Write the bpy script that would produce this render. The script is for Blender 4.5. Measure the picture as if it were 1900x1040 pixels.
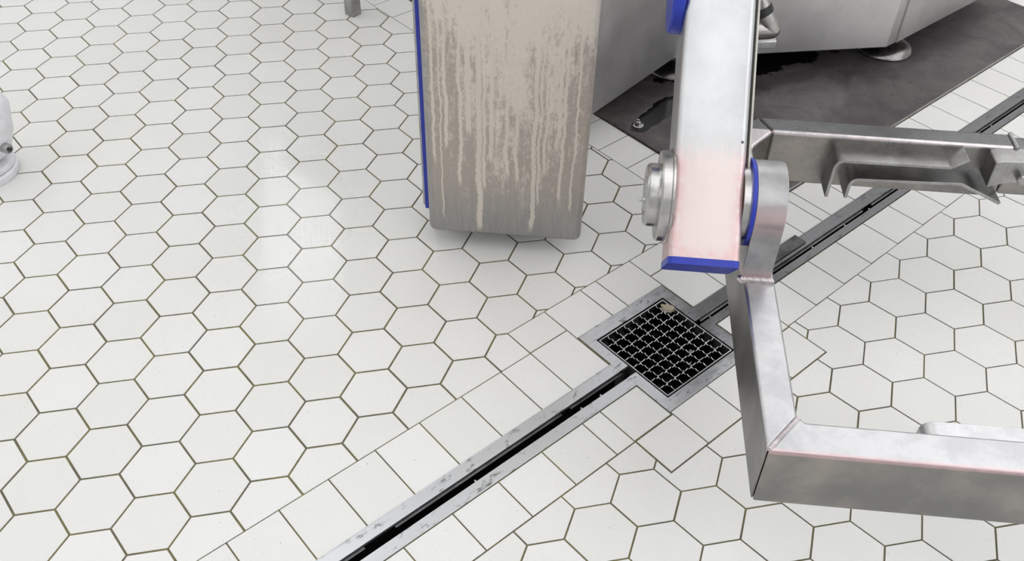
import bpy, bmesh, math, random
from mathutils import Vector, Matrix

for o in list(bpy.data.objects):
    bpy.data.objects.remove(o)
scene = bpy.context.scene
COL = scene.collection
R = math.radians
random.seed(7)

# ------------------------------------------------------------------ camera, world, exposure
cam_d = bpy.data.cameras.new('camera')
cam = bpy.data.objects.new('camera', cam_d)
COL.objects.link(cam)
cam_d.sensor_width = 36.0
cam_d.lens = 36.0 * 1750.85 / 1900.0
cam_d.clip_start = 0.02
RM = [[0.98334016, -0.18075063, 0.01927006],
      [-0.1087482, -0.66992228, -0.73442336],
      [0.14565697, 0.7200926, -0.67841779]]          # rows: right, down, forward
right, down, fwd = (Vector(r) for r in RM)
m3 = Matrix((right, -down, -fwd)).transposed()
cam.matrix_world = Matrix.Translation((-0.62977, -1.37559, 1.55585)) @ m3.to_4x4()
scene.camera = cam

w = bpy.data.worlds.new('world'); scene.world = w
w.use_nodes = True
w.node_tree.nodes['Background'].inputs[0].default_value = (0.9, 0.95, 1.0, 1)
w.node_tree.nodes['Background'].inputs[1].default_value = 0.25
scene.view_settings.view_transform = 'Standard'
scene.view_settings.look = 'None'
scene.view_settings.gamma = 1.0
scene.view_settings.use_curve_mapping = False
scene.view_settings.exposure = -0.86
LAMP_POWER = 3.5          # radiance of the ceiling light rows
FILL_POWER = 2.4        # glow of the unseen windows added to brighten column and floor
LAMP_ROWS = [-1.08, 0.10, -2.45, 1.35, 2.2, 3.05, 3.9, -3.6]      # x of each row of ceiling lights
CEIL = 2.75

# ------------------------------------------------------------------ helpers
def link(o, parent=None):
    COL.objects.link(o)
    if parent is not None:
        o.parent = parent
    return o

def tag(o, label=None, cat=None, group=None, kind=None):
    if label: o['label'] = label
    if cat: o['category'] = cat
    if group: o['group'] = group
    if kind: o['kind'] = kind
    return o

def empty(name, loc=(0, 0, 0), rz=0.0, **kw):
    o = bpy.data.objects.new(name, None)
    o.empty_display_size = 0.05
    o.location = loc
    o.rotation_euler = (0, 0, rz)
    link(o)
    return tag(o, **kw)

def obj(name, bm, mat, parent=None, bevel=0.0, seg=3, smooth=True, angle=35):
    bmesh.ops.recalc_face_normals(bm, faces=bm.faces)
    me = bpy.data.meshes.new(name)
    bm.to_mesh(me); bm.free()
    for mm in (mat if isinstance(mat, (list, tuple)) else [mat]):
        me.materials.append(mm)
    o = bpy.data.objects.new(name, me)
    link(o, parent)
    if bevel > 0:
        b = o.modifiers.new('bevel', 'BEVEL')
        b.width = bevel; b.segments = seg; b.limit_method = 'ANGLE'; b.angle_limit = R(30)
        b.harden_normals = False
    if smooth:
        for f in me.polygons: f.use_smooth = True
        if bevel <= 0:
            try:
                me.set_sharp_from_angle(angle=R(angle))
            except Exception:
                pass
        else:
            wn = o.modifiers.new('wn', 'WEIGHTED_NORMAL'); wn.keep_sharp = True
    return o

def prism(bm, pts, ax, lo, hi, mi=0):
    """extrude a 2D outline: ax='z' pts are (x,y); ax='x' pts are (y,z); ax='y' pts are (x,z)"""
    def P(a, b, c):
        return {'z': (a, b, c), 'x': (c, a, b), 'y': (a, c, b)}[ax]
    v0 = [bm.verts.new(P(a, b, lo)) for a, b in pts]
    v1 = [bm.verts.new(P(a, b, hi)) for a, b in pts]
    n = len(pts)
    fs = [bm.faces.new(v0[::-1]), bm.faces.new(v1)]
    for i in range(n):
        fs.append(bm.faces.new((v0[i], v0[(i + 1) % n], v1[(i + 1) % n], v1[i])))
    for f in fs: f.material_index = mi
    return v0 + v1

def box(bm, x0, x1, y0, y1, z0, z1, mi=0):
    return prism(bm, [(x0, y0), (x1, y0), (x1, y1), (x0, y1)], 'z', z0, z1, mi)

def lathe(bm, prof, seg=40, mat4=None):
    """prof: list of (r, h) spun about z, closed at the ends when r==0"""
    rings = []
    for r, h in prof:
        if r < 1e-6:
            rings.append([bm.verts.new((0, 0, h))])
        else:
            rings.append([bm.verts.new((r * math.cos(2 * math.pi * i / seg), r * math.sin(2 * math.pi * i / seg), h)) for i in range(seg)])
    allv = [v for rg in rings for v in rg]
    for a, b in zip(rings, rings[1:]):
        for i in range(seg):
            j = (i + 1) % seg
            if len(a) == 1 and len(b) == 1: continue
            if len(a) == 1: bm.faces.new((a[0], b[i], b[j]))
            elif len(b) == 1: bm.faces.new((a[i], a[j], b[0]))
            else: bm.faces.new((a[i], a[j], b[j], b[i]))
    if mat4 is not None:
        bmesh.ops.transform(bm, matrix=mat4, verts=allv)
    return allv

def rrect(x0, x1, y0, y1, r, n=5):
    pts = []
    for cx, cy, a0 in ((x1 - r, y0 + r, -90), (x1 - r, y1 - r, 0), (x0 + r, y1 - r, 90), (x0 + r, y0 + r, 180)):
        for i in range(n + 1):
            a = R(a0 + 90 * i / n)
            pts.append((cx + r * math.cos(a), cy + r * math.sin(a)))
    return pts

def tube_path(bm, pts, rad, seg=10, cap=True):
    pts = [Vector(p) for p in pts]
    rings = []
    for i, p in enumerate(pts):
        t = (pts[min(i + 1, len(pts) - 1)] - pts[max(i - 1, 0)]).normalized()
        u = t.orthogonal().normalized() if i == 0 else (u - t * u.dot(t)).normalized()
        v = t.cross(u)
        r = rad[i] if isinstance(rad, (list, tuple)) else rad
        rings.append([bm.verts.new(p + (u * math.cos(2 * math.pi * k / seg) + v * math.sin(2 * math.pi * k / seg)) * r) for k in range(seg)])
    for a, b in zip(rings, rings[1:]):
        for k in range(seg):
            bm.faces.new((a[k], a[(k + 1) % seg], b[(k + 1) % seg], b[k]))
    if cap:
        bm.faces.new(rings[0][::-1]); bm.faces.new(rings[-1])

def strip(bm, path, t, y0, y1):
    """bent flat bar: path of (x,z), thickness t, reaching from y0 to y1"""
    P = [Vector((a, b)) for a, b in path]
    L, Rr = [], []
    for i, p in enumerate(P):
        d0 = (p - P[i - 1]).normalized() if i > 0 else None
        d1 = (P[i + 1] - p).normalized() if i < len(P) - 1 else None
        if d0 is None: d0 = d1
        if d1 is None: d1 = d0
        n0 = Vector((-d0.y, d0.x)); n1 = Vector((-d1.y, d1.x))
        n = (n0 + n1).normalized(); n = n / max(0.4, n.dot(n0))
        L.append(p + n * t / 2); Rr.append(p - n * t / 2)
    a = [[bm.verts.new((q.x, y, q.y)) for q in side] for y in (y0, y1) for side in (L, Rr)]
    l0, r0, l1, r1 = a
    for i in range(len(P) - 1):
        bm.faces.new((l0[i], l0[i + 1], l1[i + 1], l1[i]))
        bm.faces.new((r0[i + 1], r0[i], r1[i], r1[i + 1]))
        bm.faces.new((l0[i + 1], l0[i], r0[i], r0[i + 1]))
        bm.faces.new((l1[i], l1[i + 1], r1[i + 1], r1[i]))
    bm.faces.new((l0[0], l1[0], r1[0], r0[0])); bm.faces.new((l0[-1], r0[-1], r1[-1], l1[-1]))

# ------------------------------------------------------------------ materials
class NT:
    def __init__(s, name):
        s.m = bpy.data.materials.new(name); s.m.use_nodes = True
        s.t = s.m.node_tree; s.b = s.t.nodes['Principled BSDF']
    def n(s, typ, **kw):
        nd = s.t.nodes.new(typ)
        for k, v in kw.items(): setattr(nd, k, v)
        return nd
    def l(s, a, b): s.t.links.new(a, b)
    def val(s, inp, v):
        if hasattr(v, 'is_output') or isinstance(v, bpy.types.NodeSocket): s.l(v, inp)
        else: inp.default_value = v
    def math(s, op, a, b=0.0, c=0.0, clamp=False):
        nd = s.n('ShaderNodeMath', operation=op, use_clamp=clamp)
        for i, v in enumerate((a, b, c)): s.val(nd.inputs[i], v)
        return nd.outputs[0]
    def coord(s, scale=(1, 1, 1), which='Object', rot=(0, 0, 0)):
        tc = s.n('ShaderNodeTexCoord'); mp = s.n('ShaderNodeMapping')
        mp.inputs['Scale'].default_value = scale; mp.inputs['Rotation'].default_value = rot
        s.l(tc.outputs[which], mp.inputs['Vector']); return mp.outputs[0]
    def noise(s, vec, scale, detail=4, rough=0.55, dist=0.0):
        nd = s.n('ShaderNodeTexNoise')
        nd.inputs['Scale'].default_value = scale; nd.inputs['Detail'].default_value = detail
        nd.inputs['Roughness'].default_value = rough; nd.inputs['Distortion'].default_value = dist
        s.l(vec, nd.inputs['Vector']); return nd.outputs['Fac']
    def ramp(s, fac, lo, hi, smooth=True):
        nd = s.n('ShaderNodeMapRange', interpolation_type='SMOOTHSTEP' if smooth else 'LINEAR', clamp=True) if smooth else s.n('ShaderNodeMapRange', clamp=True)
        s.val(nd.inputs[0], fac); nd.inputs[1].default_value = lo; nd.inputs[2].default_value = hi
        nd.inputs[3].default_value = 0.0; nd.inputs[4].default_value = 1.0
        return nd.outputs[0]
    def lerp(s, f, a, b):
        nd = s.n('ShaderNodeMapRange', clamp=True); s.val(nd.inputs[0], f)
        nd.inputs[1].default_value = 0; nd.inputs[2].default_value = 1
        s.val(nd.inputs[3], a); s.val(nd.inputs[4], b); return nd.outputs[0]
    def mix(s, f, a, b):
        nd = s.n('ShaderNodeMix', data_type='RGBA')
        s.val(nd.inputs[0], f)
        for i, v in ((6, a), (7, b)):
            if isinstance(v, bpy.types.NodeSocket): s.l(v, nd.inputs[i])
            else: nd.inputs[i].default_value = (*v, 1) if len(v) == 3 else v
        return nd.outputs[2]
    def bump(s, h, strength=0.3, dist=0.001):
        nd = s.n('ShaderNodeBump'); nd.inputs['Strength'].default_value = strength
        nd.inputs['Distance'].default_value = dist; s.l(h, nd.inputs['Height'])
        s.l(nd.outputs[0], s.b.inputs['Normal']); return nd
    def set(s, color=None, metal=None, rough=None, **kw):
        for k, v in (('Base Color', color), ('Metallic', metal), ('Roughness', rough)):
            if v is None: continue
            if isinstance(v, tuple) and len(v) == 3: v = (*v, 1)
            s.val(s.b.inputs[k], v)
        for k, v in kw.items(): s.val(s.b.inputs[k.replace('_', ' ')], v)
        return s.m

def srgb(r, g, b):
    f = lambda c: c / 12.92 if c <= 0.04045 else ((c + 0.055) / 1.055) ** 2.4
    return tuple(f(v / 255) for v in (r, g, b))

def steel(name, lo, hi, rough=0.36, grain=(40, 40, 3), blotch=14, bump=0.06, metal=1.0, dirt=None, dirt_amt=(0.62, 0.75)):
    t = NT(name)
    v = t.coord(); g = t.coord(grain)
    n1 = t.noise(v, blotch, 6, 0.65); n2 = t.noise(g, 9, 3, 0.6)
    f = t.math('ADD', t.math('MULTIPLY', n1, 0.75), t.math('MULTIPLY', n2, 0.25))
    f = t.ramp(f, 0.36, 0.64)
    c = t.mix(f, lo, hi)
    r = t.lerp(n1, rough - 0.1, rough + 0.12)
    mt = metal
    if dirt is not None:
        d = t.ramp(t.noise(t.coord(), 5.5, 8, 0.7, 0.4), *dirt_amt)
        c = t.mix(d, c, dirt)
        mt = t.lerp(d, metal, 0.25); r = t.math('ADD', r, t.math('MULTIPLY', d, 0.2))
    t.bump(n2, bump, 0.002)
    return t.set(c, mt, r)

M = {}
M['steel_bright'] = steel('bright stainless steel', (0.50, 0.50, 0.51), (0.66, 0.66, 0.67), 0.36)
M['steel_mid'] = steel('brushed stainless steel', (0.30, 0.295, 0.29), (0.46, 0.455, 0.45), 0.34)
M['steel_machine'] = steel('machine stainless steel', (0.56, 0.55, 0.545), (0.66, 0.65, 0.645), 0.42, grain=(60, 60, 2), blotch=6)
M['steel_turned'] = steel('turned stainless steel', (0.40, 0.395, 0.39), (0.54, 0.53, 0.52), 0.22, grain=(4, 60, 60), blotch=20)
M['steel_cast'] = steel('cast stainless steel', (0.40, 0.37, 0.36), (0.52, 0.49, 0.48), 0.30, grain=(20, 20, 20), blotch=40)
M['steel_foot'] = steel('grey foot steel', (0.20, 0.19, 0.19), (0.32, 0.31, 0.30), 0.26, blotch=20)
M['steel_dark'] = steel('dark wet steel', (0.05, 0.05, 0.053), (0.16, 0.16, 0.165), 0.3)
M['weld'] = steel('weld metal', (0.46, 0.42, 0.42), (0.7, 0.64, 0.64), 0.3, grain=(10, 10, 10))

def frame_steel(name='fork frame stainless steel', k=1.0, rr=0.38, ye=0.0, ea=0.8):
    """stainless fork frame with water marks on top, brownish film on its upright faces"""
    t = NT(name)
    v = t.coord(); n1 = t.noise(v, 16, 7, 0.65, 0.2); n2 = t.noise(t.coord((6, 60, 60)), 9, 3, 0.6)
    c = t.mix(t.ramp(n1, 0.38, 0.62), (0.50 * k, 0.50 * k, 0.515 * k), (0.61 * k, 0.61 * k, 0.62 * k))
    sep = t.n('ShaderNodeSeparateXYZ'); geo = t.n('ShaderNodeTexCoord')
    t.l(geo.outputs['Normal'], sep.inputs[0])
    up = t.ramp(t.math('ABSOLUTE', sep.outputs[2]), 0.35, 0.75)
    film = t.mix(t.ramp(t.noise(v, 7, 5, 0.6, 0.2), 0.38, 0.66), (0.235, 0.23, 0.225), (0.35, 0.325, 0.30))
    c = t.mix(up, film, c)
    pos = t.n('ShaderNodeSeparateXYZ'); t.l(v, pos.inputs[0])
    # pinkish meat juice dried along the front bar's top edge; on the back bar a painted highlight
    edge = t.math('MULTIPLY', t.ramp(pos.outputs[2], 0.3265, 0.331), t.ramp(pos.outputs[1], ye + 0.0075, ye + 0.003))
    edge = t.math('MULTIPLY', edge, t.lerp(t.noise(t.coord((8, 1, 1)), 6, 4), 0.3, 1.0))
    c = t.mix(t.math('MULTIPLY', edge, ea), c, (0.80, 0.52, 0.55) if ye == 0 else (0.88, 0.80, 0.82))
    r = t.lerp(n1, rr - 0.1, rr + 0.1)
    t.bump(n2, 0.05, 0.002)
    return t.set(c, 1.0, r)
M['frame'] = frame_steel()
M['frame_back'] = frame_steel('fork frame stainless steel with painted reflection', 0.30, 0.27, 0.93, 1.0)  # dark top and bright edge paint in reflections of machine and ceiling

def arm_steel():
    t = NT('arm stainless steel with pink residue and painted glow')
    v = t.coord(); n1 = t.noise(v, 7, 6, 0.65); n2 = t.noise(t.coord((60, 4, 4)), 7, 4, 0.6)
    c = t.mix(t.ramp(n1, 0.35, 0.65), (0.55, 0.555, 0.565), (0.64, 0.645, 0.655))
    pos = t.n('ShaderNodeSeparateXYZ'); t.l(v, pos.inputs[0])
    # local z runs along the arm; residue and a painted pink reflection, both strongest near the lower end
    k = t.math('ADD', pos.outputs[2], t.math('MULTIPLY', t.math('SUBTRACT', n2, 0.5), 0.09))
    residue_glow = t.ramp(k, 0.105, 0.045)
    residue_glow = t.math('MULTIPLY', residue_glow, t.lerp(t.noise(t.coord((30, 30, 5)), 3.0, 7, 0.7), 0.45, 1.0))
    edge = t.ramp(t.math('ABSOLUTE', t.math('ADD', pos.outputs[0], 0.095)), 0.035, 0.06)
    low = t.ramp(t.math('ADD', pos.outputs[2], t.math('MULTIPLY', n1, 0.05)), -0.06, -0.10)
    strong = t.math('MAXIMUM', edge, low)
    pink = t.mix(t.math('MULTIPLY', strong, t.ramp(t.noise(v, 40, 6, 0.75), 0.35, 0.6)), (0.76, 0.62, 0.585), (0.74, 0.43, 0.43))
    c = t.mix(residue_glow, c, pink)
    t.bump(n2, 0.05, 0.002)
    return t.set(c, t.lerp(residue_glow, 1.0, 0.55), t.lerp(n1, 0.32, 0.46))
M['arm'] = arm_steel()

def link_steel():
    t = NT('link stainless steel with pink bands')
    v = t.coord(); n1 = t.noise(v, 18, 6, 0.65); n2 = t.noise(t.coord((60, 6, 6)), 9, 3)
    c = t.mix(t.ramp(n1, 0.35, 0.65), (0.36, 0.355, 0.36), (0.46, 0.455, 0.46))
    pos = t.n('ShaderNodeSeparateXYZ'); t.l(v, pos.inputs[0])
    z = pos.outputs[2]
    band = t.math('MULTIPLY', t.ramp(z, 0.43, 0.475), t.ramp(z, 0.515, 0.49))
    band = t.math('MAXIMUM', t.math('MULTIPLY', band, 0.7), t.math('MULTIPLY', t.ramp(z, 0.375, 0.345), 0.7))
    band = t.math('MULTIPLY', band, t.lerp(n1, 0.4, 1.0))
    c = t.mix(band, c, (0.80, 0.56, 0.58))  # pink bands mixed into the base colour
    t.bump(n2, 0.05, 0.002)
    return t.set(c, 1.0, t.lerp(n1, 0.26, 0.42))
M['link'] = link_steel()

def plastic(name, col, rough=0.35):
    t = NT(name); n = t.noise(t.coord(), 30, 4)
    c = t.mix(t.ramp(n, 0.3, 0.7), tuple(x * 0.88 for x in col), col)
    return t.set(c, 0.0, t.lerp(n, rough - 0.06, rough + 0.1))
M['blue'] = plastic('blue plastic', (0.020, 0.042, 0.44))
M['white'] = plastic('white plastic', (0.86, 0.86, 0.89), 0.4)
M['black'] = plastic('black rubber', (0.015, 0.015, 0.016), 0.4)
M['cream'] = plastic('cream edge coating', (0.62, 0.6, 0.55), 0.4)
M['wall'] = plastic('white wall panel', (0.78, 0.78, 0.77), 0.5)
M['ceiling'] = plastic('white ceiling', (0.80, 0.80, 0.80), 0.7)
M['residue'] = plastic('beige food residue', (0.50, 0.44, 0.33), 0.5)
t = NT('black drain interior'); M['pit'] = t.set((0.012, 0.012, 0.013), 0.0, 0.35)
t = NT('lamp diffuser')
t.set((0.9, 0.9, 0.9), 0.0, 0.5); t.b.inputs['Emission Color'].default_value = (0.985, 0.99, 1.0, 1)
t.b.inputs['Emission Strength'].default_value = LAMP_POWER
M['lamp'] = t.m
t = NT('bright window pane')  # glowing pane of the added fill light
t.set((0.8, 0.85, 0.9), 0.0, 0.1); t.b.inputs['Emission Color'].default_value = (0.93, 0.97, 1.0, 1)
t.b.inputs['Emission Strength'].default_value = FILL_POWER
M['pane'] = t.m

def wet_mask(t, v):
    """puddle of rinse water left on the floor"""
    sep = t.n('ShaderNodeSeparateXYZ'); t.l(v, sep.inputs[0])
    dx = t.math('MULTIPLY', t.math('ADD', sep.outputs[0], 0.80), 1.9)
    dy = t.math('MULTIPLY', t.math('SUBTRACT', sep.outputs[1], 0.62), 1.15)
    d = t.math('SQRT', t.math('ADD', t.math('MULTIPLY', dx, dx), t.math('MULTIPLY', dy, dy)))
    d = t.math('ADD', d, t.math('MULTIPLY', t.math('SUBTRACT', t.noise(v, 4.0, 4, 0.6), 0.5), 0.35))
    return t.ramp(d, 0.62, 0.22)
def tile_mat():
    t = NT('off white anti slip tile')
    v = t.coord()
    at_ = t.n('ShaderNodeAttribute'); at_.attribute_name = 'tile_id'; rnd = at_.outputs['Fac']
    c = t.mix(rnd, srgb(226, 225, 222), srgb(232, 231, 229))
    big = t.noise(v, 1.6, 3, 0.5)
    c = t.mix(t.math('MULTIPLY', t.ramp(big, 0.45, 0.75), 0.3), c, srgb(222, 219, 211))
    sp = t.ramp(t.noise(v, 420, 2, 0.6), 0.62, 0.74)
    c = t.mix(t.math('MULTIPLY', sp, 0.30), c, srgb(178, 170, 160))
    dk = t.ramp(t.noise(v, 170, 2, 0.5), 0.70, 0.76)
    c = t.mix(t.math('MULTIPLY', dk, 0.45), c, srgb(120, 112, 104))
    # raised anti slip grain plus a rosette relief on some tiles
    h = t.noise(v, 330, 3, 0.6)
    vo = t.n('ShaderNodeTexVoronoi', feature='F1'); vo.inputs['Scale'].default_value = 75; vo.inputs['Randomness'].default_value = 0.35
    t.l(v, vo.inputs['Vector'])
    ring = t.math('SUBTRACT', 1.0, t.ramp(t.math('ABSOLUTE', t.math('SUBTRACT', vo.outputs['Distance'], 0.28)), 0.03, 0.16))
    some = t.ramp(rnd, 0.55, 0.6)
    h = t.math('ADD', t.math('MULTIPLY', h, 0.6), t.math('MULTIPLY', t.math('MULTIPLY', ring, some), 0.5))
    t.bump(h, 0.40, 0.0012)
    # water film left standing in places
    wet = wet_mask(t, v)
    t.set(c, 0.0, t.lerp(wet, 0.42, 0.26), Specular_IOR_Level=0.5, Coat_Weight=t.math('MULTIPLY', wet, 0.8), Coat_Roughness=0.07, Coat_IOR=1.6)
    cb = t.n('ShaderNodeBump'); cb.inputs['Strength'].default_value = 0.35; cb.inputs['Distance'].default_value = 0.001
    t.l(t.math('MULTIPLY', ring, t.math('ADD', some, 0.3)), cb.inputs['Height']); t.l(cb.outputs[0], t.b.inputs['Coat Normal'])
    return t.m
M['tile'] = tile_mat()

def grout_mat():
    t = NT('olive brown grout')
    v = t.coord()
    c = t.mix(t.ramp(t.noise(v, 5, 4, 0.6), 0.35, 0.65), srgb(84, 79, 66), srgb(104, 98, 66))
    sx = t.n('ShaderNodeSeparateXYZ'); t.l(v, sx.inputs[0])
    algae = t.ramp(t.math('ADD', sx.outputs[0], t.math('MULTIPLY', t.noise(v, 6, 4), 0.8)), 0.75, -0.1)
    c = t.mix(algae, c, t.mix(t.ramp(t.noise(v, 9, 5, 0.7), 0.4, 0.6), srgb(100, 95, 78), srgb(120, 114, 74)))
    c = t.mix(t.math('MULTIPLY', t.ramp(t.noise(v, 90, 5, 0.7), 0.5, 0.75), 0.5), c, srgb(62, 58, 48))
    t.bump(t.noise(v, 300, 3), 0.4, 0.001)
    wet = wet_mask(t, v)
    return t.set(c, 0.0, 0.75, Coat_Weight=wet, Coat_Roughness=0.07, Coat_IOR=1.6)
M['grout'] = grout_mat()

def drain_steel():
    t = NT('drain stainless steel with grey smears')
    v = t.coord(); n = t.noise(t.coord((1, 2.2, 1)), 22, 7, 0.68, 0.4)
    c = t.mix(t.ramp(n, 0.32, 0.46), (0.17, 0.175, 0.18), (0.60, 0.61, 0.63))
    # darker towards the machine, whose dark reflection is painted into the colour
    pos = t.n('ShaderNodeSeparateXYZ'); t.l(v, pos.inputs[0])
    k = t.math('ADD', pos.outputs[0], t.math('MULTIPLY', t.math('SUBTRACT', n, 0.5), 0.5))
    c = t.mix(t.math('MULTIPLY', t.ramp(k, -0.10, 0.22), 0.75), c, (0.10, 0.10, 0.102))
    t.bump(n, 0.08, 0.003)
    return t.set(c, 0.9, t.lerp(n, 0.42, 0.30))
M['drain'] = drain_steel()

PUDDLES = [(1.172, 0.709, 0.34, 0.1, -0.279), (0.703, 0.668, 0.12, 0.035, 0.209), (0.606, 0.649, 0.04, 0.025, 0.0)]       # centre, half axes, turn (plate axes)
def plate_mat():
    t = NT('dark wet base plate')
    v = t.coord(); n = t.noise(v, 6, 8, 0.72, 0.6); fine = t.noise(v, 60, 5, 0.7)
    c = t.mix(t.ramp(n, 0.36, 0.70), (0.070, 0.059, 0.062), (0.150, 0.131, 0.130))
    c = t.mix(t.math('MULTIPLY', t.ramp(fine, 0.62, 0.78), 0.35), c, (0.24, 0.22, 0.21))
    wet = t.ramp(t.noise(v, 2.4, 6, 0.6, 0.3), 0.5, 0.62)
    c = t.mix(t.math('MULTIPLY', wet, 0.25), c, (0.04, 0.038, 0.042))
    # two black puddles: under the machine front and beside the anchor bolt
    sp = t.n('ShaderNodeSeparateXYZ'); t.l(v, sp.inputs[0])
    nn = t.math('MULTIPLY', t.math('SUBTRACT', t.noise(v, 14, 5, 0.65), 0.5), 1.5)
    pud = None
    for (cx, cy, ax_, ay_, ang) in PUDDLES:
        ca, sa = math.cos(ang), math.sin(ang)
        X = t.math('SUBTRACT', sp.outputs[0], cx); Y = t.math('SUBTRACT', sp.outputs[1], cy)
        a = t.math('MULTIPLY', t.math('ADD', t.math('MULTIPLY', X, ca), t.math('MULTIPLY', Y, sa)), 1 / ax_)
        b = t.math('MULTIPLY', t.math('SUBTRACT', t.math('MULTIPLY', Y, ca), t.math('MULTIPLY', X, sa)), 1 / ay_)
        d = t.math('SQRT', t.math('ADD', t.math('MULTIPLY', a, a), t.math('MULTIPLY', b, b)))
        m = t.ramp(t.math('ADD', d, nn), 1.02, 0.97)
        pud = m if pud is None else t.math('MAXIMUM', pud, m)
    c = t.mix(pud, c, (0.006, 0.006, 0.006))
    t.bump(fine, 0.12, 0.002)
    return t.set(c, 0.25, t.lerp(pud, t.lerp(wet, 0.42, 0.24), 0.08))
M['plate'] = plate_mat()

DRIPS = [(-0.564, 0.052, 0.0075), (-0.437, 0.070, 0.0060), (-0.373, 0.165, 0.0042), (-0.500, 0.215, 0.0050),
         (-0.607, 0.190, 0.0048), (-0.668, 0.250, 0.0036), (-0.640, 0.290, 0.0046), (-0.535, 0.260, 0.0060),
         (-0.412, 0.235, 0.0036), (-0.346, 0.130, 0.0030), (-0.478, 0.205, 0.0048), (-0.588, 0.33, 0.0075),
         (-0.652, 0.09, 0.002), (-0.425, 0.14, 0.0028), (-0.385, 0.30, 0.005), (-0.552, 0.18, 0.004)]
def column_mat():
    t = NT('stainless panel smeared with beige residue')
    v = t.coord()
    pos = t.n('ShaderNodeSeparateXYZ'); t.l(v, pos.inputs[0])
    x, y, z = pos.outputs
    base = t.mix(t.ramp(t.noise(t.coord((30, 30, 3)), 6, 5, 0.65), 0.35, 0.65), (0.32, 0.315, 0.31), (0.37, 0.365, 0.36))
    film_n = t.noise(t.coord((16, 16, 1.6)), 3.2, 7, 0.7, 0.2)
    clump = t.noise(t.coord((9, 9, 3.2)), 2.2, 8, 0.72, 0.8)
    fine = t.noise(t.coord((1, 1, .6)), 150, 5, 0.75)
    # thin brownish film: everything but the foot of the panel
    fz = t.math('ADD', z, t.math('MULTIPLY', t.math('SUBTRACT', film_n, 0.5), 0.22))
    film = t.math('MULTIPLY', t.ramp(fz, 0.05, 0.26), 0.88)
    film = t.math('MULTIPLY', film, t.ramp(x, -0.688, -0.668))
    c = t.mix(film, base, t.mix(fine, (0.37, 0.315, 0.27), (0.49, 0.43, 0.375)))
    # thick beige smear, densest in the upper middle
    mid = t.math('SUBTRACT', 1.0, t.math('MULTIPLY', t.math('ABSOLUTE', t.math('ADD', x, 0.47)), 4.0))
    cov = t.math('ADD', t.math('MULTIPLY', z, 0.55), t.math('MULTIPLY', clump, 0.75))
    cov = t.math('ADD', cov, t.math('MULTIPLY', mid, 0.20))
    cov = t.math('ADD', cov, t.math('MULTIPLY', t.math('SUBTRACT', film_n, 0.5), 0.55))
    cov = t.math('ADD', cov, t.math('ADD', t.math('MULTIPLY', t.math('SUBTRACT', fine, 0.5), 0.38), t.math('MULTIPLY', t.math('SUBTRACT', t.noise(v, 55, 4, 0.7), 0.5), 0.32)))
    smear = t.math('MULTIPLY', t.ramp(cov, 0.64, 0.86), t.math('MULTIPLY', t.ramp(z, 0.09, 0.24), 0.85))
    smear = t.math('MULTIPLY', smear, t.ramp(x, -0.69, -0.675))
    # runs of thin batter
    wob = t.math('MULTIPLY', t.math('SUBTRACT', t.noise(t.coord((5, 1, 6)), 2.0, 3, 0.5), 0.5), 0.018)
    jag = t.math('MULTIPLY', t.math('SUBTRACT', t.noise(t.coord((22, 1, 70)), 1.6, 4, 0.7), 0.5), 0.009)
    xw = t.math('ADD', x, t.math('ADD', wob, jag))
    for (dx, ze, wd) in DRIPS:
        q = t.math('SUBTRACT', 1.0, t.ramp(t.math('ABSOLUTE', t.math('SUBTRACT', xw, dx)), wd * 0.6, wd * 1.15))
        zz = t.math('ADD', z, t.math('MULTIPLY', t.math('SUBTRACT', clump, 0.5), 0.05))
        q = t.math('MULTIPLY', q, t.math('MULTIPLY', t.ramp(zz, ze, ze + 0.03), t.lerp(film_n, 0.6, 1.0)))
        smear = t.math('MAXIMUM', smear, q)
    c = t.mix(smear, c, t.mix(fine, (0.66, 0.60, 0.53), (0.78, 0.72, 0.645)))
    t.bump(t.math('ADD', smear, t.math('MULTIPLY', fine, 0.3)), 0.25, 0.002)
    wetm = t.math('MAXIMUM', film, smear)
    return t.set(c, t.lerp(wetm, 0.95, 0.15), t.lerp(wetm, 0.36, 0.5))
M['column'] = column_mat()

# ------------------------------------------------------------------ floor: hexagon field, border squares, hole for the drain
C30, S30 = math.cos(R(30)), math.sin(R(30))
def e2w(a, b): return (a * C30 - b * S30, a * S30 + b * C30)
def w2e(x, y): return (x * C30 + y * S30, -x * S30 + y * C30)
QL = [[0.0732064616, 0.00020929], [0.00022334, 0.07257914], [-1.30313877, 0.47348611], [-6.6549e-05, -3.639e-06], [2.83e-07, -4.0067e-05], [-2.9689e-05, 1.9115e-05]]
QR = [[0.0749555, 0.001591], [-0.00291653, 0.07133724], [0.39583745, -0.18405735], [0.00023799, -1.7913e-05], [-0.00030097, 0.00022864], [0.00017568, -0.00013455]]
def qmap(Q, u, v):
    b = (u, v, 1, u * u, u * v, v * v)
    return tuple(sum(b[i] * Q[i][k] for i in range(6)) for k in (0, 1))
def clip(poly, a, b, c):
    """keep a*x+b*y<=c"""
    out = []
    n = len(poly)
    for i in range(n):
        p, q = poly[i], poly[(i + 1) % n]
        dp, dq = a * p[0] + b * p[1] - c, a * q[0] + b * q[1] - c
        if dp <= 0: out.append(p)
        if (dp < 0 < dq) or (dq < 0 < dp):
            s = dp / (dp - dq)
            out.append((p[0] + (q[0] - p[0]) * s, p[1] + (q[1] - p[1]) * s))
    return out
def area(p):
    return 0.5 * abs(sum(p[i][0] * p[(i + 1) % len(p)][1] - p[(i + 1) % len(p)][0] * p[i][1] for i in range(len(p))))
ROOM = (-4.2, 4.6, -4.2, 5.6)
bm = bmesh.new()
tid = bm.faces.layers.float.new('tile_id')
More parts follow.
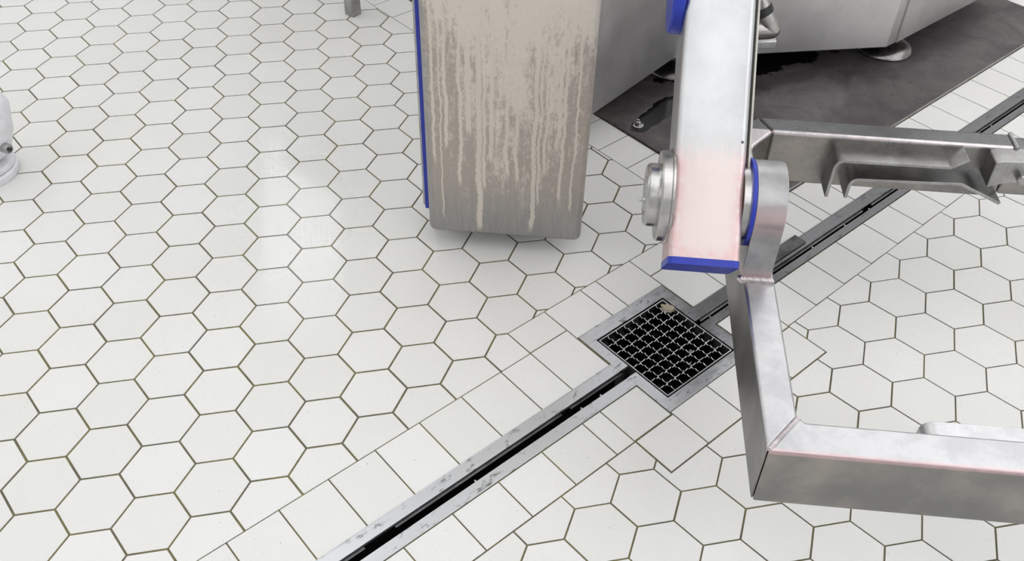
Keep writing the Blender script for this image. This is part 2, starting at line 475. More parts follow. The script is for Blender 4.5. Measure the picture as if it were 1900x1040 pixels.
def add_tile(pe, ident=None):
    """outline in drain axes"""
    clean = []
    for p in pe:
        if not clean or math.hypot(p[0] - clean[-1][0], p[1] - clean[-1][1]) > 2e-4: clean.append(p)
    if len(clean) > 2 and math.hypot(clean[0][0] - clean[-1][0], clean[0][1] - clean[-1][1]) < 2e-4: clean.pop()
    if len(clean) < 3 or area(clean) < 1e-5: return
    pw = [e2w(*p) for p in clean]
    top = [bm.verts.new((x, y, 0.0)) for x, y in pw]
    bot = [bm.verts.new((x, y, -0.004)) for x, y in pw]
    ident = random.random() if ident is None else ident
    bm.faces.new(top)[tid] = ident
    n = len(top)
    for i in range(n): bm.faces.new((top[i], bot[i], bot[(i + 1) % n], top[(i + 1) % n]))[tid] = ident
HH = math.sqrt(3) / 2
G = 0.0017
LEFT = [[(1, 0, -0.242 - G), (0, -1, -(0.177 + G * .6)), (0, 1, 0.257 + G * .6)],
        [(1, 0, 0.428), (0, -1, -(0.257 + G * .6))]]
def line(a0, b0, a1, b1):            # keep the side below the line
    dx, dy = a1 - a0, b1 - b0
    return (-dy, dx, -dy * a0 + dx * b0)
up = line(0.28, -0.1395, 1.1, -0.1305); L_ = math.hypot(up[0], up[1]); up = (up[0], up[1], up[2] - L_ * G * .8)
RIGHT = [[(1, 0, -0.238 - G), (0, 1, -0.146 - G * .8), (0, -1, 0.2455 + G)],
         [(0, 1, -0.2455 - G)],
         [(-1, 0, -0.279 - G), up, (0, -1, 0.2455 + G)]]
def hexes(Q, rng, pieces, gh=0.0021):
    for i in range(*rng[0]):
        for j in range(*rng[1]):
            cx, cy = 1.5 * i, 2 * HH * (j + 0.5 * (i % 2))
            pts = [(1, 0), (.5, HH), (-.5, HH), (-1, 0), (-.5, -HH), (.5, -HH)]
            pw = [qmap(Q, cx + a, cy + b) for a, b in pts]
            mx = sum(p[0] for p in pw) / 6; my = sum(p[1] for p in pw) / 6
            if not (ROOM[0] - .2 < mx < ROOM[1] + .2 and ROOM[2] - .2 < my < ROOM[3] + .2): continue
            jit = random.uniform(-0.0003, 0.0003)
            k = 1 - (gh + jit) / 0.0629
            pw = [(mx + (p[0] - mx) * k, my + (p[1] - my) * k) for p in pw]
            pe = [w2e(*p) for p in pw]
            ident = random.random()
            for pc in pieces:
                q = pe
                for (a, b, c) in pc:
                    q = clip(q, a, b, c)
                    if len(q) < 3: break
                if len(q) >= 3: add_tile(q, ident)
hexes(QL, ((-36, 70), (-70, 90)), LEFT, 0.0023)
hexes(QR, ((-60, 70), (-70, 70)), RIGHT, 0.0018)
def rect(a0, a1, b0, b1, g=0.0016):
    add_tile([(a0 + g, b0 + g), (a1 - g, b0 + g), (a1 - g, b1 - g), (a0 + g, b1 - g)])
# left band beside the lower channel
ja = [-0.3295 - 0.1108 * k for k in range(32)][::-1]
for a0, a1 in zip(ja, ja[1:]): rect(a0, a1, 0.0375, 0.177)
rect(-0.3295, -0.242, 0.0375, 0.177)
rect(-0.242, -0.1295, 0.0375, 0.178)
rect(-0.242, -0.1295, 0.178, 0.257)
rect(-0.1295, -0.013, 0.144, 0.257); rect(-0.013, 0.038, 0.144, 0.257); rect(0.038, 0.155, 0.144, 0.257)
xs = [0.155, 0.27, 0.39, 0.43]
for a0, a1 in zip(xs, xs[1:]): rect(a0, a1, 0.184, 0.257)
xs = [0.155, 0.27, 0.385, 0.50, 0.585, 0.665, 0.704, 0.81] + [0.93 + 0.1185 * k for k in range(24)]
for a0, a1 in zip(xs, xs[1:]): rect(a0, a1, 0.0435, 0.1835 if a1 < 0.54 else 0.179)
# border column along the base plate
ys = [0.1835, 0.257, 0.307, 0.421] + [0.535 + 0.1135 * k for k in range(30)]
for b0, b1 in zip(ys[1:], ys[2:]): rect(0.429, 0.552, b0, b1)
rect(0.43, 0.552, 0.1835, 0.257)
for k in range(24): rect(2.26, 2.40, 0.181 + 0.1135 * k, 0.181 + 0.1135 * (k + 1))
for k in range(16):
    for q in range(20): rect(2.40 + 0.12 * k, 2.52 + 0.12 * k, 0.181 + 0.1135 * q, 0.181 + 0.1135 * (q + 1))
# right band beside the lower channel
ja = [-0.29 - 0.1143 * k for k in range(32)][::-1]
for a0, a1 in zip(ja, ja[1:]): rect(a0, a1, -0.1455, -0.0415)
rect(-0.29, -0.2385, -0.1455, -0.0415); rect(-0.2385, -0.127, -0.144, -0.0415)
rect(-0.2365, -0.124, -0.245, -0.1455); rect(-0.124, -0.008, -0.245, -0.138)
rect(-0.008, 0.107, -0.245, -0.138); rect(0.107, 0.155, -0.245, -0.138); rect(0.155, 0.279, -0.245, -0.1415)
xs = [0.155, 0.279, 0.388, 0.504, 0.621, 0.740, 0.859] + [0.977 + 0.1185 * k for k in range(24)]
for a0, a1 in zip(xs, xs[1:]):
    b = -0.1395 + (min(a0, 1.1) - 0.28) * 0.011
    rect(a0, a1, b, -0.0275)
# grout bed with the hole for channel and pit
n_tile_faces = len(bm.faces)
def bed(a0, a1, b0, b1):
    vs = [bm.verts.new((*e2w(a, b), -0.0013)) for a, b in ((a0, b0), (a1, b0), (a1, b1), (a0, b1))]
    f = bm.faces.new(vs); f.material_index = 1
bed(-6.5, -0.12, 0.028, 6.5); bed(-0.12, 0.145, 0.13, 6.5); bed(0.145, 7.5, 0.03, 6.5)
bed(-6.5, -0.12, -6.5, -0.028); bed(-0.12, 0.145, -6.5, -0.13); bed(0.145, 7.5, -6.5, -0.02)
bmesh.ops.recalc_face_normals(bm, faces=bm.faces)
for f in bm.faces:
    if abs(f.normal.z) > 0.9 and f.normal.z < 0: f.normal_flip()
me = bpy.data.meshes.new('floor'); bm.to_mesh(me); bm.free()
me.materials.append(M['tile']); me.materials.append(M['grout'])
floor = bpy.data.objects.new('floor', me); link(floor)
tag(floor, 'white hexagon tiled floor with square border tiles along the drain', 'floor', kind='structure')

# ------------------------------------------------------------------ room shell
def shell(name, *b, mat='wall', lab=None):
    q = bmesh.new(); box(q, *b)
    o = obj(name, q, M[mat], smooth=False)
    tag(o, lab, 'ceiling' if name == 'ceiling' else 'wall', kind='structure')
x0, x1, y0, y1 = ROOM
shell('wall_left', x0 - .1, x0, y0, y1, -0.01, CEIL, lab='plain white wall on the left of the room')
shell('wall_right', x1, x1 + .1, y0, y1, -0.01, CEIL, lab='plain white wall on the right of the room')
shell('wall_back', x0, x1, y1, y1 + .1, -0.01, CEIL, lab='plain white wall at the far end')
shell('wall_front', x0, x1, y0 - .1, y0, -0.01, CEIL, lab='plain white wall behind the viewer')
shell('ceiling', x0 - .1, x1 + .1, y0 - .1, y1 + .1, CEIL, CEIL + .1, mat='ceiling', lab='plain white ceiling above the room')

def lamp_proto():
    t = empty('ceiling_light', (0, 0, CEIL))
    q = bmesh.new()
    LW, LL = 0.26, 4.4
    for b in ((-LW - .03, -LW, -LL, LL), (LW, LW + .03, -LL, LL), (-LW, LW, -LL, -LL + .03), (-LW, LW, LL - .03, LL)):
        box(q, *b, -0.06, 0.0)
    obj('housing', q, M['white'], t, smooth=False)
    q = bmesh.new(); box(q, -LW, LW, -LL + .03, LL - .03, -0.052, -0.02)
    obj('diffuser', q, M['lamp'], t, smooth=False)
    return t
lp = lamp_proto()
names = ['crossing above the wet floor patch', 'above the lifting arm', 'left of the wet floor patch', 'above the fork frame',
         'over the right end of the fork frame', 'right of the cutter machine', 'beside the right wall', 'beside the left wall']
for i, x in enumerate(LAMP_ROWS):
    o = lp
    if i:
        o = lp.copy(); COL.objects.link(o)
        for ch in lp.children:
            c = ch.copy(); COL.objects.link(c); c.parent = o
    o.location = (x, 0.7, CEIL)
    tag(o, 'long white ceiling light row ' + names[i], 'ceiling light', 'ceiling lights')
def fill_panel(n, loc, rz, lab):  # unseen glowing panels on the walls, added as fill light
    q = bmesh.new()
    for b in ((-1.2, 1.2, .85, .91), (-1.2, 1.2, 2.29, 2.35), (-1.2, -1.14, .91, 2.29), (1.14, 1.2, .91, 2.29)):
        box(q, b[0], b[1], 0, .05, b[2], b[3])
    o = obj('fill_panel_%d' % n, q, M['white'], smooth=False)
    o.location = loc; o.rotation_euler = (0, 0, rz)
    tag(o, lab, 'fill_panel', kind='structure')
    q = bmesh.new(); box(q, -1.14, 1.14, .005, .02, .91, 2.29)
    obj('pane', q, M['pane'], o, smooth=False)
fill_panel(1, (2.3, y0, 0), 0, 'wide added unseen window in the wall behind the viewer')
fill_panel(2, (x0, 3.3, 0), R(-90), 'wide added unseen window in the left wall near the far end')
fill_panel(3, (x1, -2.6, 0), R(90), 'wide added unseen window in the right wall near the front')

# ------------------------------------------------------------------ drain channel, grate frame, grate (drain axes: x along, y across)
A30 = R(30)
def channel(label, a0, a1, yl, sl, sr, yr, gaps, tabs, joint=None):
    t = empty('drain_channel', (0, 0, 0), A30, label=label, cat='drain channel', group='slot drain channels')
    for nm, ya, yb, lip in (('upper', sl, yl, sl), ('lower', yr, sr, sr)):
        q = bmesh.new()
        box(q, a0, a1, ya, yb, -0.006, 0.0012)
        rim = 0.0022
        ro = (yb - rim, yb) if nm == 'upper' else (ya, ya + rim)
        box(q, a0, a1, ro[0], ro[1], -0.006, 0.0022)
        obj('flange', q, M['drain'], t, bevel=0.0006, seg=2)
        q = bmesh.new()
        th = 0.0016
        yy = (lip, lip + th) if nm == 'upper' else (lip - th, lip)
        prev = a0
        for (g0, g1) in gaps + [(a1, a1)]:
            if g0 > prev: box(q, prev, g0, yy[0], yy[1], -0.0115, -0.003)
            prev = g1
        obj('lip', q, M['steel_dark'], t, smooth=False)
        if nm == 'upper':                                   # shiny folded lip low in the slot
            q = bmesh.new()
            prev = a0
            for (g0, g1) in gaps + [(a1, a1)]:
                if g0 > prev: box(q, prev, g0, sl - 0.0026, sl + .0018, -0.0128, -0.0108)
                prev = g1
            obj('folded_edge', q, M['steel_bright'], t, smooth=False)
    q = bmesh.new()
    box(q, a0, a1, 0.026, 0.030, -0.09, -0.006); box(q, a0, a1, -0.030, -0.026, -0.09, -0.006)
    box(q, a0, a1, -0.030, 0.030, -0.094, -0.09)
    obj('trough', q, M['pit'], t, smooth=False)
    for s in tabs:
        q = bmesh.new(); box(q, s, s + 0.0035, sr, sr + .007, -0.010, -0.004)
        obj('spacer', q, M['steel_bright'], t, smooth=False)
    if joint:
        q = bmesh.new(); box(q, joint[0], joint[1], 0.0175, 0.0525, 0.0012, 0.0062)
        obj('joint_cover', q, M['steel_dark'], t, bevel=0.001, seg=2)
    return t
channel('grey steel slot drain running from the grate to the bottom edge', -4.3, -0.118, 0.0385, 0.0105, -0.0135, -0.041,
        [(-0.80, -0.73), (-0.30, -0.275)], [-0.552, -0.262, -0.205])
channel('darker steel slot drain running behind the fork frame to the upper right', 0.142, 3.9, 0.0435, 0.0095, -0.0055, -0.0265,
        [(0.30, 0.32), (0.8, 0.84)], [0.163, 0.56, 0.70, 0.81, 1.45], joint=(0.36, 0.556))

t = empty('grate_frame', (0, 0, 0), A30, label='square steel frame set in the tiles around the black grate', cat='drain frame')
q = bmesh.new()
Fo = (-0.126, 0.150, -0.138, 0.144); Fi = (-0.1005, 0.1205, -0.1095, 0.1115)
box(q, Fo[0], Fo[1], Fi[3], Fo[3], -0.005, 0.0024); box(q, Fo[0], Fo[1], Fo[2], Fi[2], -0.005, 0.0024)
box(q, Fo[0], Fi[0], 0.0105, Fi[3], -0.005, 0.0024); box(q, Fo[0], Fi[0], Fi[2], -0.0135, -0.005, 0.0024)
box(q, Fi[1], Fo[1], 0.0095, Fi[3], -0.005, 0.0024); box(q, Fi[1], Fo[1], Fi[2], -0.0055, -0.005, 0.0024)
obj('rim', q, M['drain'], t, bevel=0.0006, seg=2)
q = bmesh.new()
g = 0.002
for b in ((Fi[0] - g, Fi[1] + g, Fi[3], Fi[3] + g), (Fi[0] - g, Fi[1] + g, Fi[2] - g, Fi[2]),
          (Fi[0] - g, Fi[0], 0.0105, Fi[3]), (Fi[0] - g, Fi[0], Fi[2], -0.0135), (Fi[1], Fi[1] + g, 0.0095, Fi[3]), (Fi[1], Fi[1] + g, Fi[2], -0.0055)):
    box(q, *b, -0.16, -0.0005)
box(q, Fi[0] - g, Fi[1] + g, Fi[2] - g, Fi[3] + g, -0.165, -0.16)
obj('pit', q, M['pit'], t, smooth=False)
q = bmesh.new()
for b in ((Fi[0], Fi[1], Fi[3] - .012, Fi[3]), (Fi[0], Fi[1], Fi[2], Fi[2] + .012)): box(q, *b, -0.034, -0.031)
obj('ledge', q, M['steel_dark'], t, smooth=False)

gr = empty('drain_grate', (0, 0, 0), A30, label='square serrated steel mesh grate over the dark drain pit', cat='grate')
ga, gb = (Fi[0] + .004, Fi[1] - .004), (Fi[2] + .004, Fi[3] - .004)
ZT, ZB = 0.0015, -0.031
q = bmesh.new()
th = 0.0026
for b in ((ga[0], ga[1], gb[0], gb[0] + th), (ga[0], ga[1], gb[1] - th, gb[1]), (ga[0], ga[0] + th, gb[0] + th, gb[1] - th), (ga[1] - th, ga[1], gb[0] + th, gb[1] - th)):
    box(q, *b, ZB, ZT)
obj('border', q, M['steel_bright'], gr, bevel=0.0005, seg=2)
NC = 8
def serrated(along0, along1, pos, th, z0, z1, axis):
    """upright strip whose top edge is cut in scallops, wavering a little sideways"""
    q = bmesh.new()
    n = NC * 12
    L = along1 - along0
    rows = []
    for i in range(n + 1):
        s = i / n
        ph = (s * NC * 2) % 1.0
        z = z1 - 0.0042 * math.sin(math.pi * ph) ** 0.7
        wv = 0.0011 * math.sin(2 * math.pi * s * NC)
        c = []
        for dz, off in ((z0, -1), (z, -1), (z, 1), (z0, 1)):
            a, b = along0 + L * s, pos + off * th / 2 + (wv if dz != z0 else 0)
            c.append(q.verts.new((a, b, dz) if axis == 'x' else (b, a, dz)))
        rows.append(c)
    for r0, r1 in zip(rows, rows[1:]):
        for k in range(4):
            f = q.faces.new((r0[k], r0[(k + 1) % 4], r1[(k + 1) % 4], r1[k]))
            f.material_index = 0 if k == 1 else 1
    q.faces.new(rows[0]); q.faces.new(rows[-1][::-1])
    return q
for k in range(1, NC):
    pb = gb[0] + (gb[1] - gb[0]) * k / NC
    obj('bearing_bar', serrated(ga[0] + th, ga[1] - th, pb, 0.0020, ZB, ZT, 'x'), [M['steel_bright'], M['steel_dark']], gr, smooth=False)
for k in range(1, NC):
    pa = ga[0] + (ga[1] - ga[0]) * k / NC
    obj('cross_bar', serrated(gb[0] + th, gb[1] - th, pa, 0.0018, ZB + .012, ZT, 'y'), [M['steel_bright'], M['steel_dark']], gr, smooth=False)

def scrap(loc, r, label, sq=0.5):
    q = bmesh.new()
    bmesh.ops.create_icosphere(q, subdivisions=3, radius=r)
    for v in q.verts:
        n = v.co.normalized()
        k = 1 + 0.22 * math.sin(9 * n.x + 3 * n.y) + 0.16 * math.sin(13 * n.y - 5 * n.z) + random.uniform(-.06, .06)
        v.co = Vector((v.co.x * k * 1.25, v.co.y * k * .9, v.co.z * k * sq))
    o = obj('food_scrap', q, M['residue'])
    o.location = loc; o.rotation_euler = (0, 0, R(-20))
    return tag(o, label, 'food scrap')
x, y = e2w(0.107, 0.083)
scrap((x, y, -0.004), 0.0125, 'crumbly beige food scrap caught in the top corner of the grate', 0.6)

# ------------------------------------------------------------------ dark base plate under the machine
pl = empty('base_plate', (0, 0, 0), A30, label='dark wet steel plate on the floor under the machine', cat='base plate')
q = bmesh.new(); box(q, 0.5535, 2.252, 0.1825, 1.80, 0.0, 0.0075)
obj('plate', q, M['plate'], pl, bevel=0.001, seg=2)
q = bmesh.new(); box(q, 0.5535, 2.252, 0.1795, 0.1823, 0.0, 0.0078)
obj('edge_strip', q, M['steel_mid'], pl, smooth=False)
q = bmesh.new()
lathe(q, [(0, 0.0075), (0.017, 0.0075), (0.017, 0.0095), (0.0125, 0.0105), (0.0125, 0.011), (0.0, 0.011)], 28)
lathe(q, [(0, 0.011), (0.0085, 0.011), (0.0085, 0.018), (0.007, 0.0205), (0.004, 0.022), (0, 0.0222)], 6)
lathe(q, [(0, 0.022), (0.004, 0.022), (0.004, 0.027), (0.0, 0.0285)], 16)
b = obj('anchor_bolt', q, M['steel_turned'], pl, angle=25)
be = w2e(0.192, 0.873); b.location = (be[0], be[1], 0)

# ------------------------------------------------------------------ machine cabinet
AA = R(-15.8)
FO = Vector((-0.03602707, -0.54222678, 0.0))
XD = Vector((math.cos(AA), math.sin(AA), 0)); YD = Vector((-math.sin(AA), math.cos(AA), 0))
def fw(x, y, z=0.0): return FO + XD * x + YD * y + Vector((0, 0, z))
Jp = Vector((0.367, 1.109)); Kp = Vector((1.065, 1.077)); L1 = Vector((0.054, 0.859))
dirR = Vector((math.cos(R(29.3)), math.sin(R(29.3))))
Lend = fw(-0.50, 1.067).to_2d()
mc = empty('cutter_machine', (0, 0, 0), 0, label='large grey stainless machine cabinet standing on the dark plate', cat='machine')
q = bmesh.new()
Rf = Kp + dirR * 0.75
back = [Rf + Vector((-0.35, 0.75)), fw(0.0, 3.0).to_2d(), fw(-0.50, 2.6).to_2d()]
pts = [tuple(Lend), tuple(Jp), tuple(Kp), tuple(Rf)] + [tuple(b) for b in back]
prism(q, pts, 'z', 0.08, 1.25)
obj('cabinet', q, M['steel_machine'], mc, bevel=0.004)
# slanted cover sheet on the right flank
q = bmesh.new()
nR = Vector((dirR.y, -dirR.x))
pA = [(0.050, 0.083), (0.7, 0.083), (0.7, 1.0), (0.050, 1.0)]
vs0 = [q.verts.new((*(Kp + dirR * a), z)) for a, z in pA]
vs1 = [q.verts.new((*(Kp + dirR * a + nR * 0.004), z)) for a, z in pA]
q.faces.new(vs0); q.faces.new(vs1[::-1])
for i in range(len(pA)):
    j = (i + 1) % len(pA); q.faces.new((vs0[i], vs0[j], vs1[j], vs1[i]))
obj('side_cover', q, M['steel_machine'], mc, smooth=False)
q = bmesh.new()
h0 = fw(-0.2, 1.35); 
prism(q, [tuple(fw(a, b).to_2d()) for a, b in ((-.17, 1.42), (.0, 1.42), (.0, 1.95), (-.17, 1.95))], 'z', 1.25, 1.40)
obj('pivot_block', q, M['steel_machine'], mc, bevel=0.01)
def foot_bm():
    q = bmesh.new()
    lathe(q, [(0, 0), (0.086, 0), (0.090, 0.005), (0.088, 0.011), (0.078, 0.019), (0.056, 0.025), (0.022, 0.028), (0.016, 0.032), (0.014, 0.09), (0, 0.09)], 44)
    return q
f0 = obj('foot', foot_bm(), M['steel_foot'], mc)
feet = [(1.137, 1.192), (0.40, 1.180), (1.52, 1.78), (0.30, 1.70), (0.80, 2.0), (1.35, 1.90)]
for i, (x, y) in enumerate(feet):
    o = f0 if i == 0 else f0.copy()
    if i: COL.objects.link(o); o.parent = mc
    o.location = (x, y, 0.0075 if i != 3 else 0.0075)
# drain valve lever and small bracket on the middle face
dM = Vector((0.999, -0.0454, 0)); nM = Vector((-0.0454, -0.999, 0)); J3 = Vector((Jp.x, Jp.y, 0))
def mp(a, o, z): return J3 + dM * a + nM * o + Vector((0, 0, z))
q = bmesh.new()
tube_path(q, [mp(.10, .055, .198), mp(.20, .055, .198), mp(.262, .055, .197), mp(.282, .055, .196), mp(.293, .055, .196), mp(.298, .055, .196)], [.031, .031, .031, .028, .020, .006], 28)
hv = obj('drain_valve', q, M['steel_cast'], mc)
q = bmesh.new()
tube_path(q, [mp(.268, .055, .198), mp(.255, .053, .222), mp(.236, .047, .258), mp(.222, .038, .30)], [.031, .031, .028, .022], 24)
obj('neck', q, M['steel_cast'], hv)
q = bmesh.new()
tube_path(q, [mp(.236, .048, .243), mp(.226, .043, .262)], [.037, .037], 28)
obj('flange', q, M['black'], hv)
q = bmesh.new()
tube_path(q, [mp(.258, .062, .262), mp(.257, .066, .264)], [.004, .004], 12)
obj('screw', q, M['steel_bright'], hv)
q = bmesh.new()
v = [mp(a, o, z) for a, o, z in ((.19, 0, .145), (.315, 0, .145), (.312, .03, .14), (.19, .03, .14), (.312, .032, .115), (.19, .032, .115), (.315, .002, .115), (.19, .002, .115))]
v = [q.verts.new(p) for p in v]
for f in ((0, 1, 2, 3), (3, 2, 4, 5), (5, 4, 6, 7), (7, 6, 1, 0), (1, 6, 4, 2), (0, 3, 5, 7)): q.faces.new([v[i] for i in f])
obj('bracket', q, M['steel_bright'], mc, bevel=0.003)

# ------------------------------------------------------------------ column with the smeared front panel
cl = empty('column_cover', FO, AA, label='upright steel housing with beige streaks and blue side strip', cat='housing')
CX0, CX1, CZ = -0.690, -0.315, 0.050
q = bmesh.new()
prism(q, rrect(CX0, CX1, CZ, 1.05, 0.018), 'y', 0.820, 0.868)
fp = obj('front_panel', q, M['column'], cl, bevel=0.012, seg=4)
q = bmesh.new(); box(q, CX0 - 0.0165, CX1 - 0.02, 0.868, 0.884, 0.082, 1.05)
obj('gasket', q, M['blue'], cl, bevel=0.002)
q = bmesh.new(); box(q, CX0 - 0.0245, CX1 - 0.03, 0.884, 1.06, 0.078, 1.05)
obj('back_shell', q, M['steel_mid'], cl, bevel=0.004)
q = bmesh.new(); lathe(q, [(0, 0), (0.03, 0), (0.03, 0.008), (0.012, 0.012), (0.012, 0.08), (0, 0.08)], 24)
o = obj('foot', q, M['steel_cast'], cl); o.location = (-0.55, 1.0, 0)
o2 = o.copy(); COL.objects.link(o2); o2.parent = cl; o2.location = (-0.42, 1.0, 0)

# ------------------------------------------------------------------ lifting loader: arm, pivot, link, fork frame
ld = empty('lifting_loader', FO, AA, label='leaning stainless lifting arm with pivot carrying a welded fork frame', cat='lifting arm')
AY, AZ = 0.487, 0.462
TH = R(47)
arm = bpy.data.objects.new('arm', None)
# arm tube: local z runs up along the arm, local x along the pivot axis
q = bmesh.new()
HD = 0.065
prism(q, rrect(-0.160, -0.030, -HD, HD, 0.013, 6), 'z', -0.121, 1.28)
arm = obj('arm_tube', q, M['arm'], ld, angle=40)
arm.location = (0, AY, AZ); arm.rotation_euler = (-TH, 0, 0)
q = bmesh.new(); prism(q, rrect(-0.1605, -0.0295, -HD - .0005, HD + .0005, 0.013, 6), 'z', -0.134, -0.121)
obj('end_cap', q, M['blue'], arm)
q = bmesh.new()                       # blue bearing disc high on the left side
lathe(q, [(0, 0), (0.083, 0), (0.085, 0.002), (0.085, 0.020), (0.081, 0.024), (0, 0.024)], 56, Matrix.Translation((-0.160, 0.0, 0.405)) @ Matrix.Rotation(R(-90), 4, 'Y'))
obj('bearing_disc', q, M['blue'], arm)
q = bmesh.new()                       # thin edge sheet along the right side
prism(q, [(-0.045, 0.0)] + [(-0.045, 1.2), (0.035, 1.2), (0.035, 0.09), (0.02, 0.085)], 'x', -0.0235, -0.020)
obj('edge_sheet', q, M['cream'], arm, smooth=False)
q = bmesh.new()                       # small screw on the front face
lathe(q, [(0, 0), (.0028, 0), (.0022, .001), (0, .0012)], 14, Matrix.Translation((-0.040, -HD, 0.098)) @ Matrix.Rotation(R(90), 4, 'X'))
obj('screw', q, M['steel_dark'], arm)
RX = Matrix.Rotation(R(-90), 4, 'Y')
def turned(name, prof, x, mat, parent, seg=64, bev=0.0):
    """disc about the pivot axis; prof heights run to the left (-x) from x"""
    q = bmesh.new()
    lathe(q, prof, seg, Matrix.Translation((x, AY, AZ)) @ RX)
    return obj(name, q, M[mat], parent, angle=30)
turned('pivot_flange', [(0, 0), (0.090, 0), (0.090, 0.004), (0.0865, 0.006), (0.0865, 0.021), (0.084, 0.024), (0, 0.024)], -0.158, 'steel_turned', ld)
pc = turned('pivot_cap', [(0, 0), (0.060, 0), (0.060, 0.018), (0.0575, 0.022), (0.0545, 0.024), (0.040, 0.024), (0.039, 0.0215), (0.033, 0.0215), (0.032, 0.024), (0, 0.024)], -0.182, 'steel_turned', ld)
q = bmesh.new()
lathe(q, [(0, 0), (.0052, 0), (.0052, .004), (.003, .0045), (.003, .006), (.004, .007), (.004, .009), (.002, .0105), (0, .011)], 12, Matrix.Translation((-0.206, AY - .012, AZ - .004)) @ RX)
obj('grease_nipple', q, M['steel_bright'], pc)
turned('pivot_boss', [(0, 0), (0.072, 0), (0.072, 0.014), (0, 0.014)], -0.017, 'steel_turned', ld)
turned('seal_ring', [(0, 0), (0.0815, 0), (0.0830, 0.001), (0.0830, 0.0065), (0.0815, 0.0075), (0, 0.0075)], -0.0095, 'blue', ld)
# link: round head, straight front and tapered back, standing on the side bar
ZT_, ZBt = 0.337, 0.195
r = 0.081
pts = [(AY - r, ZT_), (AY + 0.06, ZT_)]
for i in range(29):
    a = R(-25 + 205 * i / 28)
    pts.append((AY + r * math.cos(a), AZ + r * math.sin(a)))
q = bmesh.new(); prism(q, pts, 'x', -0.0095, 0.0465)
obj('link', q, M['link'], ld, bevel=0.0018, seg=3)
def bead(name, p0, p1, rad, n, mat='weld'):
    q = bmesh.new()
    p0, p1 = Vector(p0), Vector(p1)
    d = (p1 - p0); L = d.length; d.normalize()
    for i in range(n):
        c = p0 + d * (L * (i + .5) / n)
        r_ = rad * random.uniform(.9, 1.1)
        vs = bmesh.ops.create_uvsphere(q, u_segments=12, v_segments=8, radius=r_)['verts']
        sc = Matrix.Diagonal((0.62, 1, 1, 1))
        rot = d.to_track_quat('X', 'Z').to_matrix().to_4x4() @ Matrix.Rotation(R(28), 4, 'Z')
        bmesh.ops.transform(q, matrix=Matrix.Translation(c) @ rot @ sc, verts=vs)
    return obj(name, q, M[mat], ld)
bead('weld_seam', (-0.012, AY - r - .001, ZT_ + .001), (0.049, AY - r - .001, ZT_ + .001), 0.0100, 13)
# fork frame bars
BV = 0.0065
q = bmesh.new(); prism(q, [(0.0005, 0), (1.15, 0.0), (1.15, .066), (.070, .066), (.058, .076)], 'z', ZBt, ZT_)
obj('front_bar', q, M['frame'], ld, bevel=BV, seg=4)
q = bmesh.new(); prism(q, [(-.0005, 0.0005), (.0575, .0765), (.055, .86), (-.006, .90)], 'z', ZBt, ZT_)
obj('side_bar', q, M['frame'], ld, bevel=BV, seg=4)
q = bmesh.new(); prism(q, [(-.006, .9), (.055, .86), (.109, .93), (.080, .987)], 'z', ZBt, ZT_)
obj('corner_piece', q, M['frame_back'], ld, bevel=BV, seg=4)
q = bmesh.new(); prism(q, [(.109, .93), (.660, .93), (.660, .987), (.08, .987)], 'z', ZBt, ZT_)
obj('back_bar', q, M['frame_back'], ld, bevel=BV, seg=4)
q = bmesh.new(); box(q, .662, 1.15, .934, .984, ZBt + .004, ZT_ - .003)
obj('back_extension', q, M['frame_back'], ld, bevel=.01, seg=4)
bead('weld_seam', (0.661, .929, ZT_), (0.661, .988, ZT_), 0.0065, 14, 'steel_mid')
bead('weld_seam', (0.003, .003, ZT_ - .0015), (0.058, .072, ZT_ - .0008), 0.0052, 22)
# bent hook strips: two on the inner face of each bar
def arc(p, c, q, n=6):
    out = []
    for i in range(n + 1):
        s = i / n
        out.append(tuple((1 - s) ** 2 * a + 2 * s * (1 - s) * b + s * s * d for a, b, d in zip(p, c, q)))
    return out
def hook1(): return [(.2565, .197)] + arc((.2565, .278), (.2565, .3005), (.278, .3005)) + [(.511, .302), (.546, .327)]
def hook2(): return [(.301, .199)] + arc((.301, .232), (.301, .2535), (.322, .2535)) + [(.550, .2605), (.652, .214)]
for hk, y0_, y1_ in ((hook1(), .880, .931), (hook2(), .878, .931)):
    q = bmesh.new(); strip(q, hk, 0.0075, y0_, y1_)
    h = obj('hook_strip', q, M['steel_mid'], ld, bevel=0.0008, seg=2)
for hk in (hook1(), hook2()):
    q = bmesh.new(); strip(q, [(a + .022, b + .008) for a, b in hk], 0.0055, .065, .113)
    obj('hook_strip', q, M['steel_bright'], ld, bevel=0.0008, seg=2)
# stop block with bolt at the right end of the back bar
q = bmesh.new()
prism(q, [(.602, .328), (.606, .258), (.640, .272), (.72, .285), (.74, .338), (.62, .333)], 'y', .876, .932)
sb = obj('stop_block', q, M['steel_mid'], ld, bevel=.004)
q = bmesh.new()
lathe(q, [(0, 0), (.013, 0), (.013, .016), (.010, .019), (0, .019)], 6, Matrix.Translation((.668, .876, .297)) @ Matrix.Rotation(R(90), 4, 'X'))
obj('hex_bolt', q, M['steel_mid'], sb, smooth=False)

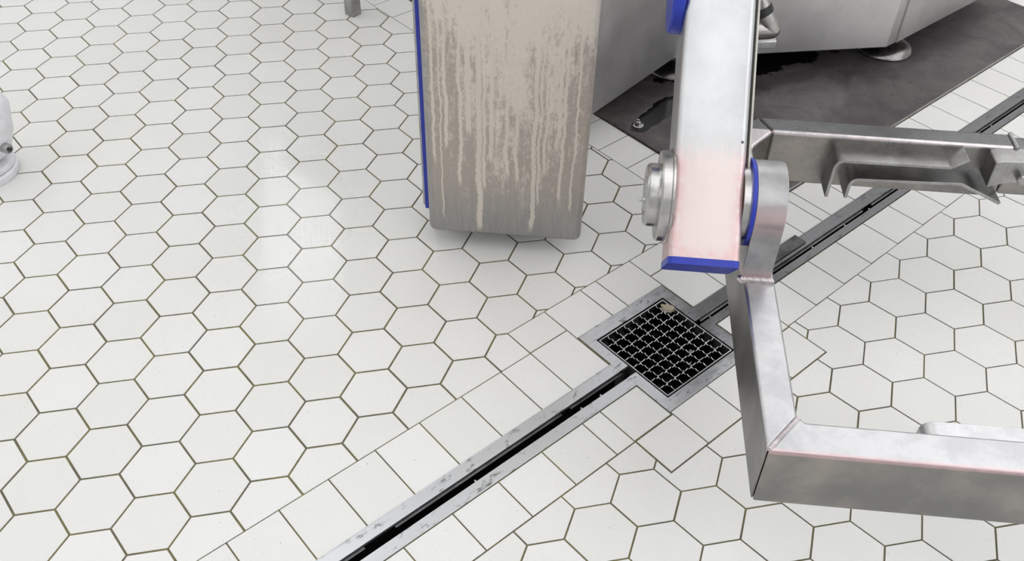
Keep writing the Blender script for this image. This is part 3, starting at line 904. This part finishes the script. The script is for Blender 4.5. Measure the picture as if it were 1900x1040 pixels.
# ------------------------------------------------------------------ work table: one square leg shows at the top edge
tb = empty('work_table', (-0.594, 1.706, 0), R(40), label='square steel table leg standing on tiles at the top edge', cat='table')
LG = 0.0205
for i, (x, y) in enumerate(((0, 0), (.52, 0), (0, .5), (.52, .5))):
    q = bmesh.new(); box(q, -LG, LG, -LG, LG, 0.0, 0.83)
    o = obj('table_leg', q, M['steel_mid'], tb, bevel=.003); o.location = (x, y, 0)
q = bmesh.new(); box(q, -.04, .56, -.04, .54, .83, .87)
obj('tabletop', q, M['steel_mid'], tb, bevel=.004)

# ------------------------------------------------------------------ white levelling foot at the left edge
wf = empty('machine_stand', (-1.635, 0.930, 0), R(-10.4), label='white stand with round foot and dark bolt at the left edge', cat='stand')
q = bmesh.new(); lathe(q, [(0, 0), (.088, 0), (.090, .003), (.090, .02), (.086, .024), (0, .024)], 48)
obj('foot_base', q, M['white'], wf)
q = bmesh.new(); lathe(q, [(0, .024), (.080, .024), (.085, .028), (.085, .036), (.080, .042), (.03, .048), (0, .048)], 48)
obj('foot_disc', q, M['white'], wf)
q = bmesh.new()
tube_path(q, [(-.01, 0, .045), (-.005, 0, .06), (.01, 0, .078), (.035, 0, .11), (.05, 0, .15), (.062, 0, .19), (.085, 0, .23), (.095, 0, .245), (.098, 0, .25)], [.030, .036, .058, .068, .070, .066, .055, .035, .01], 32)
obj('post', q, M['white'], wf, angle=60)
q = bmesh.new()
lathe(q, [(0, 0), (.0125, 0), (.0135, .001), (.0135, .022), (.0115, .025), (.0085, .025), (.0075, .022), (0, .022)], 26, Matrix.Translation((.096, -.028, .107)) @ Matrix.Rotation(R(-28), 4, 'Z') @ Matrix.Rotation(R(90), 4, 'Y'))
bo = obj('bolt', q, M['steel_mid'], wf)
q = bmesh.new(); lathe(q, [(0, .0), (.005, 0), (.005, .0245), (0, .0245)], 6, Matrix.Translation((.096, -.028, .107)) @ Matrix.Rotation(R(-28), 4, 'Z') @ Matrix.Rotation(R(90), 4, 'Y'))
obj('bolt_tip', q, M['black'], bo, smooth=False)
